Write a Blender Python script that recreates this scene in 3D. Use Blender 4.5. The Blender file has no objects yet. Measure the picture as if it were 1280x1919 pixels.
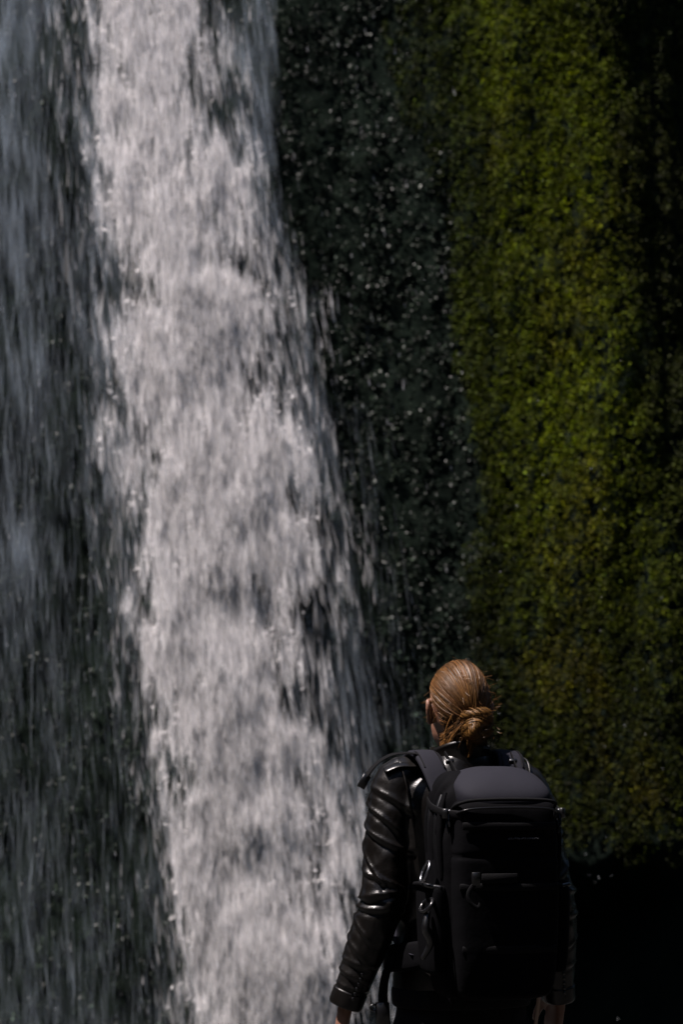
import bpy, math, random
import numpy as np
from mathutils import Vector, Matrix

random.seed(7)
RNG = np.random.default_rng(7)
SC = bpy.context.scene
COL = SC.collection

# ------------------------------------------------------------------ camera
CAM_Z = 1.51
F_PX = 85.0 / 24.0 * 1280.0            # focal length in photograph pixels
PITCH = math.atan(440.0 / F_PX)        # horizon lies at row 1400 of the photograph
cam_d = bpy.data.cameras.new('camera')
cam = bpy.data.objects.new('camera', cam_d)
COL.objects.link(cam)
cam.location = (0, 0, CAM_Z)
cam.rotation_euler = (math.radians(90) + PITCH, 0, 0)
cam_d.sensor_fit = 'HORIZONTAL'
cam_d.sensor_width = 24.0
cam_d.lens = 85.0
cam_d.clip_start = 0.05
cam_d.clip_end = 500
cam_d.dof.use_dof = True
cam_d.dof.focus_distance = 6.15
cam_d.dof.aperture_fstop = 5.4
SC.camera = cam

# ------------------------------------------------------------------ sky and sun
SUN = Vector((-0.36, -0.105, 0.91)).normalized()   # direction towards the sun
world = bpy.data.worlds.new('World')
SC.world = world
world.use_nodes = True
wn = world.node_tree
sky = wn.nodes.new('ShaderNodeTexSky')
sky.sky_type = 'NISHITA'
sky.sun_disc = False
sky.sun_elevation = math.asin(SUN.z)
sky.sun_rotation = math.atan2(SUN.x, SUN.y)
wn.links.new(sky.outputs[0], wn.nodes['Background'].inputs[0])
wn.nodes['Background'].inputs[1].default_value = 0.05
sun_d = bpy.data.lights.new('sun', 'SUN')
sun_d.energy = 5.0
sun_d.angle = math.radians(0.5)
sun_d.color = (1.0, 0.90, 0.87)
sun = bpy.data.objects.new('sun', sun_d)
COL.objects.link(sun)
sun.rotation_euler = SUN.to_track_quat('Z', 'Y').to_euler()
sun.location = (-6, -4, 16)
SC.view_settings.view_transform = 'Standard'
SC.view_settings.look = 'None'
SC.view_settings.exposure = 1.5
SC.view_settings.gamma = 1.0
SC.cycles.use_denoising = True
SC.cycles.max_bounces = 6
SC.cycles.transparent_max_bounces = 10
SC.cycles.diffuse_bounces = 5
SC.cycles.glossy_bounces = 2
SC.cycles.transmission_bounces = 4
SC.cycles.caustics_reflective = False
SC.cycles.caustics_refractive = False


def at(px, py, Y):
    """World point on the plane y = Y seen at a pixel of the photograph."""
    u = (px - 640.0) / F_PX
    v = (959.5 - py) / F_PX
    d = Vector((u, math.cos(PITCH) - v * math.sin(PITCH), math.sin(PITCH) + v * math.cos(PITCH)))
    return Vector((0, 0, CAM_Z)) + d * (Y / d.y)


# ------------------------------------------------------------------ helpers
def _hash(ix, iy, iz, seed):
    h = (ix.astype(np.int64) * 374761393 + iy.astype(np.int64) * 668265263 + iz.astype(np.int64) * 2147483647 + seed * 974634757) & 0xFFFFFFFF
    h = ((h ^ (h >> 13)) * 1274126177) & 0xFFFFFFFF
    h = (h ^ (h >> 16)) & 0xFFFF
    return h / 65535.0


def vnoise(x, y, z, seed=0):
    x, y, z = np.broadcast_arrays(np.asarray(x, float), np.asarray(y, float), np.asarray(z, float))
    ix, iy, iz = np.floor(x), np.floor(y), np.floor(z)
    fx, fy, fz = x - ix, y - iy, z - iz
    fx = fx * fx * (3 - 2 * fx); fy = fy * fy * (3 - 2 * fy); fz = fz * fz * (3 - 2 * fz)
    r = 0
    for dx in (0, 1):
        for dy in (0, 1):
            for dz in (0, 1):
                w = (fx if dx else 1 - fx) * (fy if dy else 1 - fy) * (fz if dz else 1 - fz)
                r = r + w * _hash(ix + dx, iy + dy, iz + dz, seed)
    return r


def fbm(x, y, z, seed=0, oct=4, gain=0.5):
    a, t, s, f = 1.0, 0.0, 0.0, 1.0
    for o in range(oct):
        s = s + a * vnoise(x * f, y * f, z * f, seed + o * 17)
        t += a
        a *= gain
        f *= 2.03
    return s / t


def sstep(a, b, x):
    t = np.clip((x - a) / (b - a), 0, 1)
    return t * t * (3 - 2 * t)


def mesh_np(name, verts, quads=None, tris=None, smooth=False):
    """Mesh from numpy arrays, quick for hundreds of thousands of faces."""
    me = bpy.data.meshes.new(name)
    verts = np.asarray(verts, np.float32)
    loops, starts, tot = [], [], 0
    if quads is not None and len(quads):
        q = np.asarray(quads, np.int32)
        loops.append(q.ravel()); starts.append(np.arange(len(q)) * 4); tot += len(q) * 4
    if tris is not None and len(tris):
        t = np.asarray(tris, np.int32)
        starts.append(tot + np.arange(len(t)) * 3); loops.append(t.ravel())
    loops = np.concatenate(loops).astype(np.int32)
    starts = np.concatenate(starts).astype(np.int32)
    me.vertices.add(len(verts)); me.vertices.foreach_set('co', verts.ravel())
    me.loops.add(len(loops)); me.loops.foreach_set('vertex_index', loops)
    me.polygons.add(len(starts)); me.polygons.foreach_set('loop_start', starts)
    me.update(calc_edges=True)
    if smooth:
        me.polygons.foreach_set('use_smooth', np.ones(len(starts), bool))
    me.validate(clean_customdata=False)
    return me


def vcol(me, cols):
    a = me.color_attributes.new('tint', 'FLOAT_COLOR', 'POINT')
    c = np.ones((len(me.vertices), 4), np.float32)
    c[:, :3] = cols
    a.data.foreach_set('color', c.ravel())


class MB:
    """Collects tubes, boxes and lofts for one mesh object."""
    def __init__(self):
        self.v, self.q, self.t, self.n = [], [], [], 0

    def add(self, v, q=(), t=()):
        v = np.asarray(v, float).reshape(-1, 3)
        self.v.append(v)
        if len(q): self.q.append(np.asarray(q, int) + self.n)
        if len(t): self.t.append(np.asarray(t, int) + self.n)
        self.n += len(v)
        return self

    def rings(self, R, cap=True, closed=False):
        """Skin a list of rings (each k x 3)."""
        R = np.asarray(R, float)
        m, k = R.shape[:2]
        v = R.reshape(-1, 3)
        q = []
        for i in range(m if closed else m - 1):
            a = i * k; b = ((i + 1) % m) * k
            j = np.arange(k); jn = (j + 1) % k
            q.append(np.stack([a + j, a + jn, b + jn, b + j], 1))
        q = np.concatenate(q)
        t = []
        if cap and not closed:
            v = np.concatenate([v, R[0].mean(0)[None], R[-1].mean(0)[None]])
            j = np.arange(k); jn = (j + 1) % k
            t = np.concatenate([np.stack([np.full(k, m * k), jn, j], 1),
                                np.stack([np.full(k, m * k + 1), (m - 1) * k + j, (m - 1) * k + jn], 1)])
        return self.add(v, q, t)

    def tube(self, pts, rad, k=12, up=(0, 1, 0), ratio=1.0, sub=4, round_ends=True, power=2.0):
        """Swept tube. rad: number or list; ratio: thickness along 'up' over width."""
        P = np.asarray(pts, float)
        r = np.full(len(P), rad) if np.isscalar(rad) else np.asarray(rad, float)
        ra = np.full(len(P), ratio) if np.isscalar(ratio) else np.asarray(ratio, float)
        if sub > 1 and len(P) > 2:
            P, r, ra = crom(P, sub), crom(r[:, None], sub)[:, 0], crom(ra[:, None], sub)[:, 0]
        T = np.gradient(P, axis=0)
        T /= np.linalg.norm(T, axis=1)[:, None] + 1e-12
        if round_ends:
            e0 = [P[0] - T[0] * r[0] * s * min(1, ra[0]) for s in (0.95, 0.7, 0.38)]
            e1 = [P[-1] + T[-1] * r[-1] * s * min(1, ra[-1]) for s in (0.38, 0.7, 0.95)]
            P = np.concatenate([e0, P, e1])
            r = np.concatenate([r[0] * np.array([.3, .7, .92]), r, r[-1] * np.array([.92, .7, .3])])
            ra = np.concatenate([[ra[0]] * 3, ra, [ra[-1]] * 3])
            T = np.concatenate([[T[0]] * 3, T, [T[-1]] * 3])
        U = np.asarray(up, float)
        R = []
        a = np.arange(k) / k * 2 * np.pi
        ca, sa = np.cos(a), np.sin(a)
        ca = np.sign(ca) * np.abs(ca) ** (2 / power); sa = np.sign(sa) * np.abs(sa) ** (2 / power)
        u = U - T[0] * (U @ T[0])
        u /= np.linalg.norm(u) + 1e-9
        for i in range(len(P)):
            u = u - T[i] * (u @ T[i])
            u /= np.linalg.norm(u) + 1e-9
            s = np.cross(T[i], u)
            R.append(P[i] + r[i] * (ca[:, None] * s + ra[i] * sa[:, None] * u))
        return self.rings(R)

    def ball(self, c, r, k=16, m=10):
        c = np.asarray(c, float); r = np.broadcast_to(np.asarray(r, float), 3)
        a = np.arange(k) / k * 2 * np.pi
        R = []
        for i in range(m):
            ph = -math.pi / 2 + math.pi * (i + 0.5) / m
            R.append(c + r * np.stack([np.cos(a) * math.cos(ph), np.sin(a) * math.cos(ph), np.full(k, math.sin(ph))], 1))
        return self.rings(R)

    def box(self, c, half, rot=None, bev=0.2):
        """Box with chamfered edges."""
        h = np.asarray(half, float); b = bev * h.min()
        def ring(hx, hy, z):
            return [(hx - b, -hy, z), (hx, -hy + b, z), (hx, hy - b, z), (hx - b, hy, z), (-hx + b, hy, z), (-hx, hy - b, z), (-hx, -hy + b, z), (-hx + b, -hy, z)]
        R = np.array([ring(h[0] - b, h[1] - b, -h[2]), ring(h[0], h[1], -h[2] + b), ring(h[0], h[1], h[2] - b), ring(h[0] - b, h[1] - b, h[2])])
        if rot is not None:
            R = R @ np.array(rot).T
        return self.rings(R + np.asarray(c, float))

    def data(self):
        return (np.concatenate(self.v), np.concatenate(self.q) if self.q else None, np.concatenate(self.t) if self.t else None)

    def mesh(self, name, smooth=True):
        return mesh_np(name, *self.data(), smooth=smooth)

    def build(self, name, m, parent=None, smooth=True):
        return obj(name, self.mesh(name, smooth), m, parent)


def crom(P, sub):
    P = np.asarray(P, float)
    n = len(P)
    out = []
    for i in range(n - 1):
        p0, p1, p2, p3 = P[max(i - 1, 0)], P[i], P[i + 1], P[min(i + 2, n - 1)]
        for s in range(sub):
            t = s / sub
            out.append(0.5 * (2 * p1 + (p2 - p0) * t + (2 * p0 - 5 * p1 + 4 * p2 - p3) * t * t + (3 * p1 - p0 - 3 * p2 + p3) * t ** 3))
    out.append(P[-1])
    return np.array(out)


def obj(name, me, m, parent=None):
    o = bpy.data.objects.new(name, me)
    COL.objects.link(o)
    if m is not None:
        me.materials.clear(); me.materials.append(m)
    if parent is not None:
        o.parent = parent
    return o


def empty(name, loc, rz=0.0):
    o = bpy.data.objects.new(name, None)
    COL.objects.link(o)
    o.location = loc
    o.rotation_euler = (0, 0, rz)
    o.empty_display_size = 0.2
    return o


def tag(o, label=None, cat=None, kind=None, group=None):
    for k, v in (('label', label), ('category', cat), ('kind', kind), ('group', group)):
        if v: o[k] = v
    return o


def remesh(me, voxel, smooth_it=2, factor=0.5):
    """Fuse overlapping closed pieces into one continuous skin."""
    o = bpy.data.objects.new('tmp', me)
    COL.objects.link(o)
    m = o.modifiers.new('r', 'REMESH'); m.mode = 'VOXEL'; m.voxel_size = voxel; m.use_smooth_shade = True
    if smooth_it:
        s = o.modifiers.new('s', 'SMOOTH'); s.iterations = smooth_it; s.factor = factor
    dg = bpy.context.evaluated_depsgraph_get()
    out = bpy.data.meshes.new_from_object(o.evaluated_get(dg))
    bpy.data.objects.remove(o)
    out.polygons.foreach_set('use_smooth', np.ones(len(out.polygons), bool))
    return out


def co_no(me):
    n = len(me.vertices)
    v = np.empty(n * 3, np.float32); me.vertices.foreach_get('co', v)
    w = np.empty(n * 3, np.float32); me.vertices.foreach_get('normal', w)
    return v.reshape(-1, 3).astype(float), w.reshape(-1, 3).astype(float)


def set_co(me, v):
    me.vertices.foreach_set('co', np.asarray(v, np.float32).ravel()); me.update()


# ------------------------------------------------------------------ materials
def material(name, col=(0.5, 0.5, 0.5), rough=0.6, spec=0.5, metal=0.0, noise=None, bump=None, rough_noise=None, tint=False, **kw):
    """noise: (scale, other colour, amount); bump: list of (scale, strength, distance, kind)."""
    m = bpy.data.materials.new(name)
    m.use_nodes = True
    nt = m.node_tree
    b = nt.nodes['Principled BSDF']
    b.inputs['Base Color'].default_value = (*col, 1)
    b.inputs['Roughness'].default_value = rough
    b.inputs['Specular IOR Level'].default_value = spec
    b.inputs['Metallic'].default_value = metal
    for k, v in kw.items():
        b.inputs[k.replace('_', ' ')].default_value = v
    tc = nt.nodes.new('ShaderNodeTexCoord')
    out = None
    if tint:
        a = nt.nodes.new('ShaderNodeAttribute'); a.attribute_name = 'tint'
        out = a.outputs['Color']
    if noise:
        n = nt.nodes.new('ShaderNodeTexNoise'); n.inputs['Scale'].default_value = noise[0]; n.inputs['Detail'].default_value = 6
        nt.links.new(tc.outputs['Object'], n.inputs['Vector'])
        r = nt.nodes.new('ShaderNodeValToRGB')
        r.color_ramp.elements[0].position = 0.35; r.color_ramp.elements[1].position = 0.68
        r.color_ramp.elements[0].color = (*col, 1); r.color_ramp.elements[1].color = (*noise[1], 1)
        nt.links.new(n.outputs['Fac'], r.inputs['Fac'])
        out = r.outputs['Color']
    if out is not None:
        nt.links.new(out, b.inputs['Base Color'])
    if rough_noise:
        n = nt.nodes.new('ShaderNodeTexNoise'); n.inputs['Scale'].default_value = rough_noise[0]; n.inputs['Detail'].default_value = 4
        nt.links.new(tc.outputs['Object'], n.inputs['Vector'])
        mr = nt.nodes.new('ShaderNodeMapRange')
        mr.inputs['From Min'].default_value = 0.3; mr.inputs['From Max'].default_value = 0.7
        mr.inputs['To Min'].default_value = rough_noise[1]; mr.inputs['To Max'].default_value = rough_noise[2]
        nt.links.new(n.outputs['Fac'], mr.inputs['Value']); nt.links.new(mr.outputs['Result'], b.inputs['Roughness'])
    prev = None
    for (sc, st, dist, kind) in (bump or []):
        if kind == 'voronoi':
            n = nt.nodes.new('ShaderNodeTexVoronoi'); h = n.outputs['Distance']
        elif kind == 'wave':
            n = nt.nodes.new('ShaderNodeTexWave'); h = n.outputs['Fac']
        else:
            n = nt.nodes.new('ShaderNodeTexNoise'); n.inputs['Detail'].default_value = 5; h = n.outputs['Fac']
        n.inputs['Scale'].default_value = sc
        nt.links.new(tc.outputs['Object'], n.inputs['Vector'])
        bp = nt.nodes.new('ShaderNodeBump'); bp.inputs['Strength'].default_value = st; bp.inputs['Distance'].default_value = dist
        nt.links.new(h, bp.inputs['Height'])
        if prev: nt.links.new(prev, bp.inputs['Normal'])
        prev = bp.outputs['Normal']
    if prev: nt.links.new(prev, b.inputs['Normal'])
    return m


M = {}
M['rock'] = material('wet_basalt', (0.0035, 0.005, 0.004), 0.6, 0.0, noise=(1.7, (0.006, 0.009, 0.0068)), bump=[(3, 0.6, 0.08, 'noise'), (22, 0.5, 0.015, 'noise')], rough_noise=(2.5, 0.3, 0.65))
M['ground'] = material('gravelly_rock', (0.016, 0.016, 0.015), 0.6, 0.3, noise=(2.2, (0.035, 0.034, 0.031)), bump=[(6, 0.6, 0.05, 'noise'), (45, 0.5, 0.01, 'voronoi')])
M['pool'] = material('pool_water', (0.006, 0.012, 0.012), 0.06, 0.5, bump=[(3.2, 0.5, 0.06, 'noise'), (14, 0.4, 0.01, 'noise')])
M['moss'] = material('moss_leaf', (0.06, 0.09, 0.01), 0.6, 0.06, tint=True)
M['wet_leaf'] = material('wet_leaf', (0.02, 0.03, 0.02), 0.36, 0.09, tint=True)
for k in ('moss',):
    nt = M[k].node_tree
    b = nt.nodes['Principled BSDF']
    tr = nt.nodes.new('ShaderNodeBsdfTranslucent')
    mx = nt.nodes.new('ShaderNodeMixShader'); mx.inputs[0].default_value = 0.25
    a = [n for n in nt.nodes if n.type == 'ATTRIBUTE'][0]
    nt.links.new(a.outputs['Color'], tr.inputs['Color'])
    nt.links.new(b.outputs[0], mx.inputs[1]); nt.links.new(tr.outputs[0], mx.inputs[2])
    nt.links.new(mx.outputs[0], nt.nodes['Material Output'].inputs['Surface'])


def water_mat(name, col, alpha):
    """Aerated falling water: white scattering foam, part of it see-through."""
    m = bpy.data.materials.new(name); m.use_nodes = True
    nt = m.node_tree; nt.nodes.remove(nt.nodes['Principled BSDF'])
    d = nt.nodes.new('ShaderNodeBsdfDiffuse'); d.inputs['Color'].default_value = (*col, 1)
    t = nt.nodes.new('ShaderNodeBsdfTranslucent'); t.inputs['Color'].default_value = (*col, 1)
    x = nt.nodes.new('ShaderNodeMixShader'); x.inputs[0].default_value = 0.5
    tp = nt.nodes.new('ShaderNodeBsdfTransparent')
    y = nt.nodes.new('ShaderNodeMixShader'); y.inputs[0].default_value = alpha
    nt.links.new(d.outputs[0], x.inputs[1]); nt.links.new(t.outputs[0], x.inputs[2])
    nt.links.new(tp.outputs[0], y.inputs[1]); nt.links.new(x.outputs[0], y.inputs[2])
    nt.links.new(y.outputs[0], nt.nodes['Material Output'].inputs['Surface'])
    return m


M['foam'] = water_mat('foaming_water', (0.95, 0.93, 0.93), 0.55)
M['drop'] = water_mat('water_drop', (0.80, 0.82, 0.86), 0.8)
M['mist'] = water_mat('drifting_mist', (0.90, 0.89, 0.89), 0.13)
M['veil'] = water_mat('thin_falling_water', (0.49, 0.56, 0.63), 0.24)

# ------------------------------------------------------------------ the cliff
WY = 20.0                         # distance of the cliff behind the fall
KX = F_PX / WY


LEAN = 0.26                       # the face leans back by this much per metre


def pxy(x, z):
    """Approximate photograph pixel of a point on the cliff."""
    Y = WY + LEAN * (z - 2.5)
    return 640 + x * F_PX / Y, 1400 - (z - CAM_Z) * F_PX / Y


def curve(py, pts):
    a = np.array(pts, float)
    return np.interp(py, a[:, 0], a[:, 1])


MOSS_L = [(-300, 750), (0, 765), (300, 800), (600, 880), (900, 900), (1200, 925), (1600, 950), (2200, 960)]
MOSS_B = [(-300, 860), (0, 880), (300, 885), (600, 915), (900, 900), (1200, 940), (1600, 980), (2200, 990)]
RIDGE = [(-300, 1090), (0, 1105), (300, 1125), (600, 1145), (900, 1205), (1200, 1250), (1500, 1270), (2200, 1290)]


def wall_y(x, z):
    px, py = pxy(x, z)
    y = WY + 0.35 + LEAN * (z - 2.5)                                     # the face leans back
    y = y + 0.35 * sstep(560, 300, px)                                   # the fall has cut itself a groove
    ml, rd = curve(py, MOSS_L), curve(py, RIDGE)
    y = y - 0.62 * sstep(ml - 60, rd + 20, px)                                # mossy buttress, its flank turned to the fall
    y = y + 1.25 * sstep(rd - 35, rd + 420, px)                          # and turned away on the far side
    y = y + 0.95 * sstep(1560, 1720, py + 160 * (fbm(x * 1.5, 0, 3, 5) - .5)) * sstep(880, 960, px)   # undercut foot
    y = y + 0.55 * (fbm(x * 0.55, z * 0.22, 1.3, 11, 4) - 0.5)
    y = y + 0.22 * (fbm(x * 2.6, z * 0.9, 4.3, 12, 4) - 0.5)
    return y


gx = np.concatenate([np.linspace(-16, -4.2, 24)[:-1], np.linspace(-4.2, 4.4, 260), np.linspace(4.4, 16, 24)[1:]])
gz = np.concatenate([np.linspace(-4, -1.6, 10)[:-1], np.linspace(-1.6, 9.4, 270), np.linspace(9.4, 19, 26)[1:]])
X, Z = np.meshgrid(gx, gz)
Yw = wall_y(X, Z) + 0.05 * (fbm(X * 9, Z * 6, 0.7, 31, 3) - 0.5)
Yw = Yw - 0.03 * np.maximum(np.abs(X) - 5, 0) ** 2
nx, nz = len(gx), len(gz)
I = np.arange(nx * nz).reshape(nz, nx)
quads = np.stack([I[:-1, :-1], I[:-1, 1:], I[1:, 1:], I[1:, :-1]], -1).reshape(-1, 4)
cliff = obj('cliff', mesh_np('cliff', np.stack([X, Yw, Z], -1).reshape(-1, 3), quads, smooth=True), M['rock'])
tag(cliff, 'dark wet rock cliff behind the waterfall', 'cliff', 'structure')

# unseen gorge walls at the sides and behind the viewer, added to block sky light
def sky_block_wall(name, pts, height, label):
    P = crom(np.array(pts, float), 14)
    zz = np.linspace(-4, height, 26)
    T = np.gradient(P, axis=0); N = np.stack([-T[:, 1], T[:, 0]], 1); N /= np.linalg.norm(N, axis=1)[:, None]
    S = np.arange(len(P))
    V = []
    for z in zz:
        d = 2.2 * (fbm(S * 0.12, z * 0.25, 0.5, 77, 4) - .5) - 0.16 * z
        V.append(np.column_stack([P + N * d[:, None], np.full(len(P), z) + 0.5 * (fbm(S * .2, z, 3, 9, 2) - .5)]))
    V = np.array(V); I = np.arange(V.shape[0] * V.shape[1]).reshape(V.shape[:2])
    q = np.stack([I[:-1, :-1], I[:-1, 1:], I[1:, 1:], I[1:, :-1]], -1).reshape(-1, 4)
    return tag(obj(name, mesh_np(name, V.reshape(-1, 3), q, smooth=True), M['rock']), label, 'rock wall', 'structure')


sky_block_wall('sky_block_side', [(-13, 15), (-10.5, 9), (-10, 2), (-11, -6), (-8, -12), (0, -15), (8, -12), (11, -5), (10.5, 3), (11, 9), (13.5, 15)], 18, 'unseen rock walls added around the pool to block sky light')

# rocky ledge the walker stands on, dropping to the pool in front of the cliff
gx = np.linspace(-17, 17, 150); gy = np.linspace(-18, 24, 190)
X, Y = np.meshgrid(gx, gy)
lip = 9.0 + 1.2 * (fbm(X * .5, 2, 1, 3, 3) - .5)
Zg = 0.10 * (fbm(X * .8, Y * .8, 0, 21, 4) - .5) * sstep(0.5, 2.0, np.hypot(X - 0.3, Y - 6.3)) - 2.3 * sstep(lip, lip + 1.3, Y)
Zg += 0.3 * (fbm(X * .9, Y * .9, 2, 23, 3) - .5) * sstep(lip + .3, lip + 2, Y)
I = np.arange(X.size).reshape(X.shape)
q = np.stack([I[:-1, :-1], I[:-1, 1:], I[1:, 1:], I[1:, :-1]], -1).reshape(-1, 4)
tag(obj('ground', mesh_np('ground', np.stack([X, Y, Zg], -1).reshape(-1, 3), q, smooth=True), M['ground']), 'rocky ledge and pool bed underfoot', 'ground', 'structure')
X, Y = np.meshgrid(np.linspace(-16, 16, 90), np.linspace(9.2, 23.5, 60))
Zp = -1.35 + 0.05 * (fbm(X * 1.3, Y * 1.3, 0, 44, 4) - .5) + 0.0 * X
I = np.arange(X.size).reshape(X.shape)
q = np.stack([I[:-1, :-1], I[:-1, 1:], I[1:, 1:], I[1:, :-1]], -1).reshape(-1, 4)
tag(obj('pool', mesh_np('pool', np.stack([X, Y, Zp], -1).reshape(-1, 3), q, smooth=True), M['pool']), 'dark pool under the waterfall', 'water', 'structure')


# ------------------------------------------------------------------ moss and wet plants on the cliff
def wall_frame(x, z):
    e = 0.04
    y = wall_y(x, z)
    n = np.stack([(wall_y(x + e, z) - wall_y(x - e, z)) / (2 * e), -np.ones_like(x), (wall_y(x, z + e) - wall_y(x, z - e)) / (2 * e)], -1)
    return y, n / np.linalg.norm(n, axis=1)[:, None]


def leaves(centres, normals, n_per, spread, size, cols, col_var, droop, seed):
    """Clumps of small folded leaves: four vertices, two faces each."""
    r = np.random.default_rng(seed)
    k = len(centres)
    idx = np.repeat(np.arange(k), n_per)
    n = len(idx)
    sp = spread[idx]
    d = r.normal(size=(n, 3)); d /= np.linalg.norm(d, axis=1)[:, None]
    N = normals[idx]
    dn = (d * N).sum(1)
    d = d - N * np.minimum(dn, 0)[:, None] * 1.7          # keep the outer half of the tuft
    rad = sp * r.uniform(0.55, 1.0, n)
    P = centres[idx] + d * rad[:, None] * np.array([0.85, 0.8, 1.15])
    axis = d * 0.7 + N * 0.4 + np.array([0, 0, -droop]) + r.normal(size=(n, 3)) * 0.38
    axis /= np.linalg.norm(axis, axis=1)[:, None]
    nn = d * 0.8 + np.array([0, -0.2, 0.5]) + r.normal(size=(n, 3)) * 0.4
    side = np.cross(axis, nn); side /= np.linalg.norm(side, axis=1)[:, None] + 1e-9
    nn = np.cross(side, axis)
    L = size[idx] * r.uniform(0.6, 1.35, n)
    W = L * r.uniform(0.32, 0.5, n)
    v = np.empty((n, 4, 3))
    v[:, 0] = P
    v[:, 1] = P + axis * (L * .5)[:, None] + side * W[:, None] + nn * (W * .25)[:, None]
    v[:, 2] = P + axis * L[:, None] - nn * (L * .15)[:, None]
    v[:, 3] = P + axis * (L * .5)[:, None] - side * W[:, None] + nn * (W * .25)[:, None]
    b = np.arange(n)[:, None] * 4
    t = np.concatenate([b + [0, 1, 2], b + [0, 2, 3]])
    c = cols[idx] * np.exp(r.normal(size=(n, 1)) * col_var) * (1 + r.normal(size=(n, 3)) * 0.06)
    return v.reshape(-1, 3), t, np.repeat(np.clip(c, 0, 1), 4, axis=0)


def scatter_plants():
    r = np.random.default_rng(3)
    # mossy buttress
    n = 36000
    x = r.uniform(0.3, 4.3, n); z = r.uniform(0.2, 9.6, n)
    px, py = pxy(x, z)
    ml, mb, rd = curve(py, MOSS_L), curve(py, MOSS_B), curve(py, RIDGE)
    wob = 150 * (fbm(x * 1.8, z * 0.8, 2, 61, 4) - .5)
    pk = px + wob
    foot = 1590 + 190 * (fbm(x * 4, 1, 1, 67, 4) - .5) - 120 * r.random(n) ** 3
    keep = (pk > ml - 20) & (py < foot) & (r.random(n) < 0.35 + 0.65 * sstep(ml - 20, mb, pk)) & (r.random(n) < 0.75 + 0.6 * fbm(x * 2.4, z * 1.6, 5, 62, 3))
    x, z, px, py, pk, ml, mb, rd = [a[keep] for a in (x, z, px, py, pk, ml, mb, rd)]
    y, nrm = wall_frame(x, z)
    n = len(x)
    lump = .55 * fbm(x * 3.2, z * 2.0, 1.7, 63, 4) + .45 * fbm(x * 4.5, z * 0.55, 2.7, 66, 3)
    spread = r.uniform(0.02, 0.055, n) * (0.7 + 0.6 * lump)
    out = 0.36 * np.maximum(lump - 0.38, 0) + 0.01
    C = np.stack([x, y, z], -1) + nrm * out[:, None]
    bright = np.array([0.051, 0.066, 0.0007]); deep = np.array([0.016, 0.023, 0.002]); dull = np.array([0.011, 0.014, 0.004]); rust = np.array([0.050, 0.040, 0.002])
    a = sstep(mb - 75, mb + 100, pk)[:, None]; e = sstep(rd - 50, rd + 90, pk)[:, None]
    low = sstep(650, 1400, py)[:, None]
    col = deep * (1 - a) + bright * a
    col = col * (1 - 0.78 * low) * (.55 + .9 * fbm(x * 4.0, z * .5, 6, 69, 3))[:, None]  # leaf colour darkened downwards, painting in the fall-off of light
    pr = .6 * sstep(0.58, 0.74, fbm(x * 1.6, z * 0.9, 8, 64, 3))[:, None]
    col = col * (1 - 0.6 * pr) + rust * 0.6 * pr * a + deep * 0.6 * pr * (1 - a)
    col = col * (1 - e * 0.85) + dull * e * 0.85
    col = col * np.exp(r.normal(size=(n, 1)) * 0.42 - .03)
    size = r.uniform(0.010, 0.023, n)
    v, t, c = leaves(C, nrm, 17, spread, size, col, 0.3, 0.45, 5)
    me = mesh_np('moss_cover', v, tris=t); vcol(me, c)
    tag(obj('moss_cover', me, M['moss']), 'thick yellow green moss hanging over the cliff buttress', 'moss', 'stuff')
    # dripping dark plants between the fall and the moss
    n = 15000
    x = r.uniform(-4.2, 1.6, n); z = r.uniform(-1.2, 9.6, n)
    px, py = pxy(x, z)
    ml = curve(py, MOSS_L)
    wob = 150 * (fbm(x * 1.8, z * 0.8, 2, 61, 4) - .5)
    keep = (px + wob < ml + 20) & (r.random(n) < np.where(px > 500, 1.0, 0.35)) & (r.random(n) < 0.2 + 1.3 * fbm(x * 2.2, z * 1.4, 9, 71, 3))
    x, z, px = x[keep], z[keep], px[keep]
    y, nrm = wall_frame(x, z)
    n = len(x)
    lump = fbm(x * 3.5, z * 2.5, 2.7, 73, 4)
    C = np.stack([x, y, z], -1) + nrm * (0.2 * np.maximum(lump - 0.45, 0) + 0.005)[:, None]
    col = np.array([0.012, 0.017, 0.012]) * np.exp(r.normal(size=(n, 1)) * 0.4)
    v, t, c = leaves(C, nrm, 12, r.uniform(0.02, 0.055, n), r.uniform(0.012, 0.030, n), col, 0.3, 0.5, 6)
    me = mesh_np('wet_plants', v, tris=t); vcol(me, c)
    tag(obj('wet_plants', me, M['wet_leaf']), 'dark glistening wet plants on rock beside the waterfall', 'plants', 'stuff')


scatter_plants()

# ------------------------------------------------------------------ the waterfall
CORE_L = [(-200, 135), (0, 150), (100, 165), (300, 190), (400, 195), (500, 212), (700, 225), (900, 245), (1100, 262), (1300, 282), (1400, 308), (1500, 330), (1700, 345), (1900, 358), (2200, 370)]
CORE_R = [(-200, 400), (0, 405), (100, 420), (200, 405), (300, 465), (400, 470), (500, 510), (570, 562), (700, 525), (800, 552), (900, 580), (1000, 615), (1100, 605), (1200, 590), (1300, 580), (1400, 600), (1500, 640), (1600, 690), (1900, 690), (2200, 700)]
VEIL_R = [(-200, 518), (0, 520), (340, 524), (600, 590), (1000, 660), (1400, 720), (1900, 780), (2200, 800)]


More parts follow.
